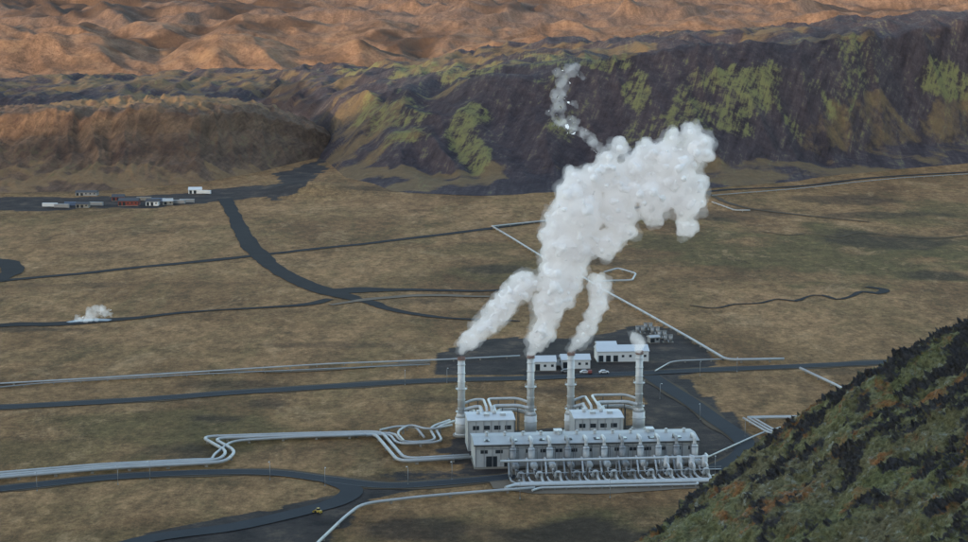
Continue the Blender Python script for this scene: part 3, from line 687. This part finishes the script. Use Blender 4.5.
YS=stacks[1][3].y
def path(pts,n):
    a=np.array(pts,float); d=np.r_[0,np.cumsum(np.hypot(np.diff(a[:,0]),np.diff(a[:,1])))]; q=np.linspace(0,d[-1],n)
    return [tuple(np.interp(k,d,a[:,c]) for c in range(3)) for k in q]
blobs=path([(462,351,4),(466,342,8),(478,331,10),(492,320,12),(508,298,13),(526,284,13)],11)
blobs+=path([(531,352,5),(536,342,10),(545,326,14),(550,308,16),(558,288,19),(566,258,23),(572,225,25),(583,195,23)],14)
blobs+=path([(572,348,4),(578,341,7),(592,322,8),(600,305,9),(599,285,11)],9)
blobs+=[(639,346,5),(638,341,6),(634,337,4)]
blobs+=[(606,242,16),(622,230,14),(618,205,22),(556,215,11),(550,235,12),(608,168,15),(625,182,16),(636,166,18),(650,192,22),(664,158,18),(680,174,20),(695,148,17),(704,142,11),(688,203,18),(686,226,11),(655,212,12),(620,148,9),(598,180,17),(700,188,11),(574,176,10),(672,138,9),(645,146,8),(690,132,9)]
def core_mat():
    t=NT('steam_core'); n=t.noise(t.pos(),.08,5,.6); t.color(t.mix(n,(.93,.93,.93),(.98,.98,.98))); t.b.inputs['Roughness'].default_value=1; t.b.inputs['Specular IOR Level'].default_value=0
    tr=t.n('ShaderNodeBsdfTranslucent'); tr.inputs[0].default_value=(.97,.97,.98,1); mx=t.n('ShaderNodeMixShader'); mx.inputs[0].default_value=.25
    t.l(t.b.outputs[0],mx.inputs[1]); t.l(tr.outputs[0],mx.inputs[2]); t.l(mx.outputs[0],t.out.inputs[0]); return t.m
def vol_mat(name,den,ms=.30):
    # ms: added glow, standing in for light scattered many times inside the steam
    m=bpy.data.materials.new(name); m.use_nodes=True; t=m.node_tree; t.nodes.clear(); o=t.nodes.new('ShaderNodeOutputMaterial'); v=t.nodes.new('ShaderNodeVolumeScatter')
    v.inputs['Color'].default_value=(1,1,1,1); v.inputs['Density'].default_value=den; v.inputs['Anisotropy'].default_value=.1
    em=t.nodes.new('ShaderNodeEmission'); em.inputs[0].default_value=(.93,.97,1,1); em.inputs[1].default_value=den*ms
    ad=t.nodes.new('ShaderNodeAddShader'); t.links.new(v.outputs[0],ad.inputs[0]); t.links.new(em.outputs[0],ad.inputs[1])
    t.links.new(ad.outputs[0],o.inputs['Volume']); return m
e=empty('steam_plume')
spheres('steam_core',puffs(blobs,YS,.74,-.7),core_mat(),.65,e,[(7,1.6,2),(2.2,.6,1)])
spheres('steam_haze',puffs(blobs,YS,1.0,.2),vol_mat('steam_haze',.16),.85,e,[(6,3.4,3),(2.2,2.0,3)])
spheres('steam_veil',puffs(blobs,YS,1.0,.9,10,5,9),vol_mat('steam_veil',.04),1.1,e,[(7,5,3),(2.6,3,3)])
w=[(604,152,9),(594,143,9),(583,134,9),(572,127,10),(560,122,9),(553,114,7),(559,106,7),(560,98,8),(557,90,6),(564,82,8),(560,73,7),(572,69,9),(581,76,5),(574,104,5)]
spheres('steam_wisps',puffs(w,YS,.75,0,14,8,5),vol_mat('steam_wisps',.06),.7,e,[(5,5,3),(1.8,2.4,3)])
e=empty('hot_spring_steam'); yh=G(88,322)[1]
hb=[(74,323,3),(80,320,5),(87,317,6),(94,314,7),(101,312,6),(108,314,5),(90,321,6),(98,307,4)]
def sc2(bl,Yd):
    np.random.seed(3); out=[]
    for (x,y,r) in bl:
        R=r*.58; C=np.array(D(x,y,Yd)); out.append((C,R*.55))
        for _ in range(14): out.append((C+rdir()*R*.9,R*np.random.uniform(.15,.4)))
    return out
spheres('steam_wisps',sc2(hb,yh),vol_mat('spring_steam',.10),.4,e,[(3,2.6,3)])
# ------------------------------------------------------------ light and camera
AZ=math.radians(33); EL=math.radians(8)
d=Vector((math.sin(AZ)*math.cos(EL),math.cos(AZ)*math.cos(EL),-math.sin(EL)))
sun=bpy.data.lights.new('sun','SUN'); sun.energy=5; sun.angle=math.radians(.5); sun.color=(1,.74,.46)
so=link(bpy.data.objects.new('sun',sun)); so.rotation_euler=d.to_track_quat('-Z','Y').to_euler(); so.location=(-500,-900,900)
w=bpy.data.worlds.new('World'); S.world=w; w.use_nodes=True; t=w.node_tree; bg=t.nodes['Background']
sk=t.nodes.new('ShaderNodeTexSky'); sk.sky_type='NISHITA'; sk.sun_disc=False; sk.sun_elevation=EL; sk.sun_rotation=math.radians(213)
t.links.new(sk.outputs[0],bg.inputs[0]); bg.inputs[1].default_value=.75
cam=bpy.data.cameras.new('camera'); co=link(bpy.data.objects.new('camera',cam)); co.location=(0,0,HC); co.rotation_euler=(math.pi/2-TH,0,0)
cam.lens=36*F/968; cam.sensor_width=36; cam.clip_start=1; cam.clip_end=60000; S.camera=co
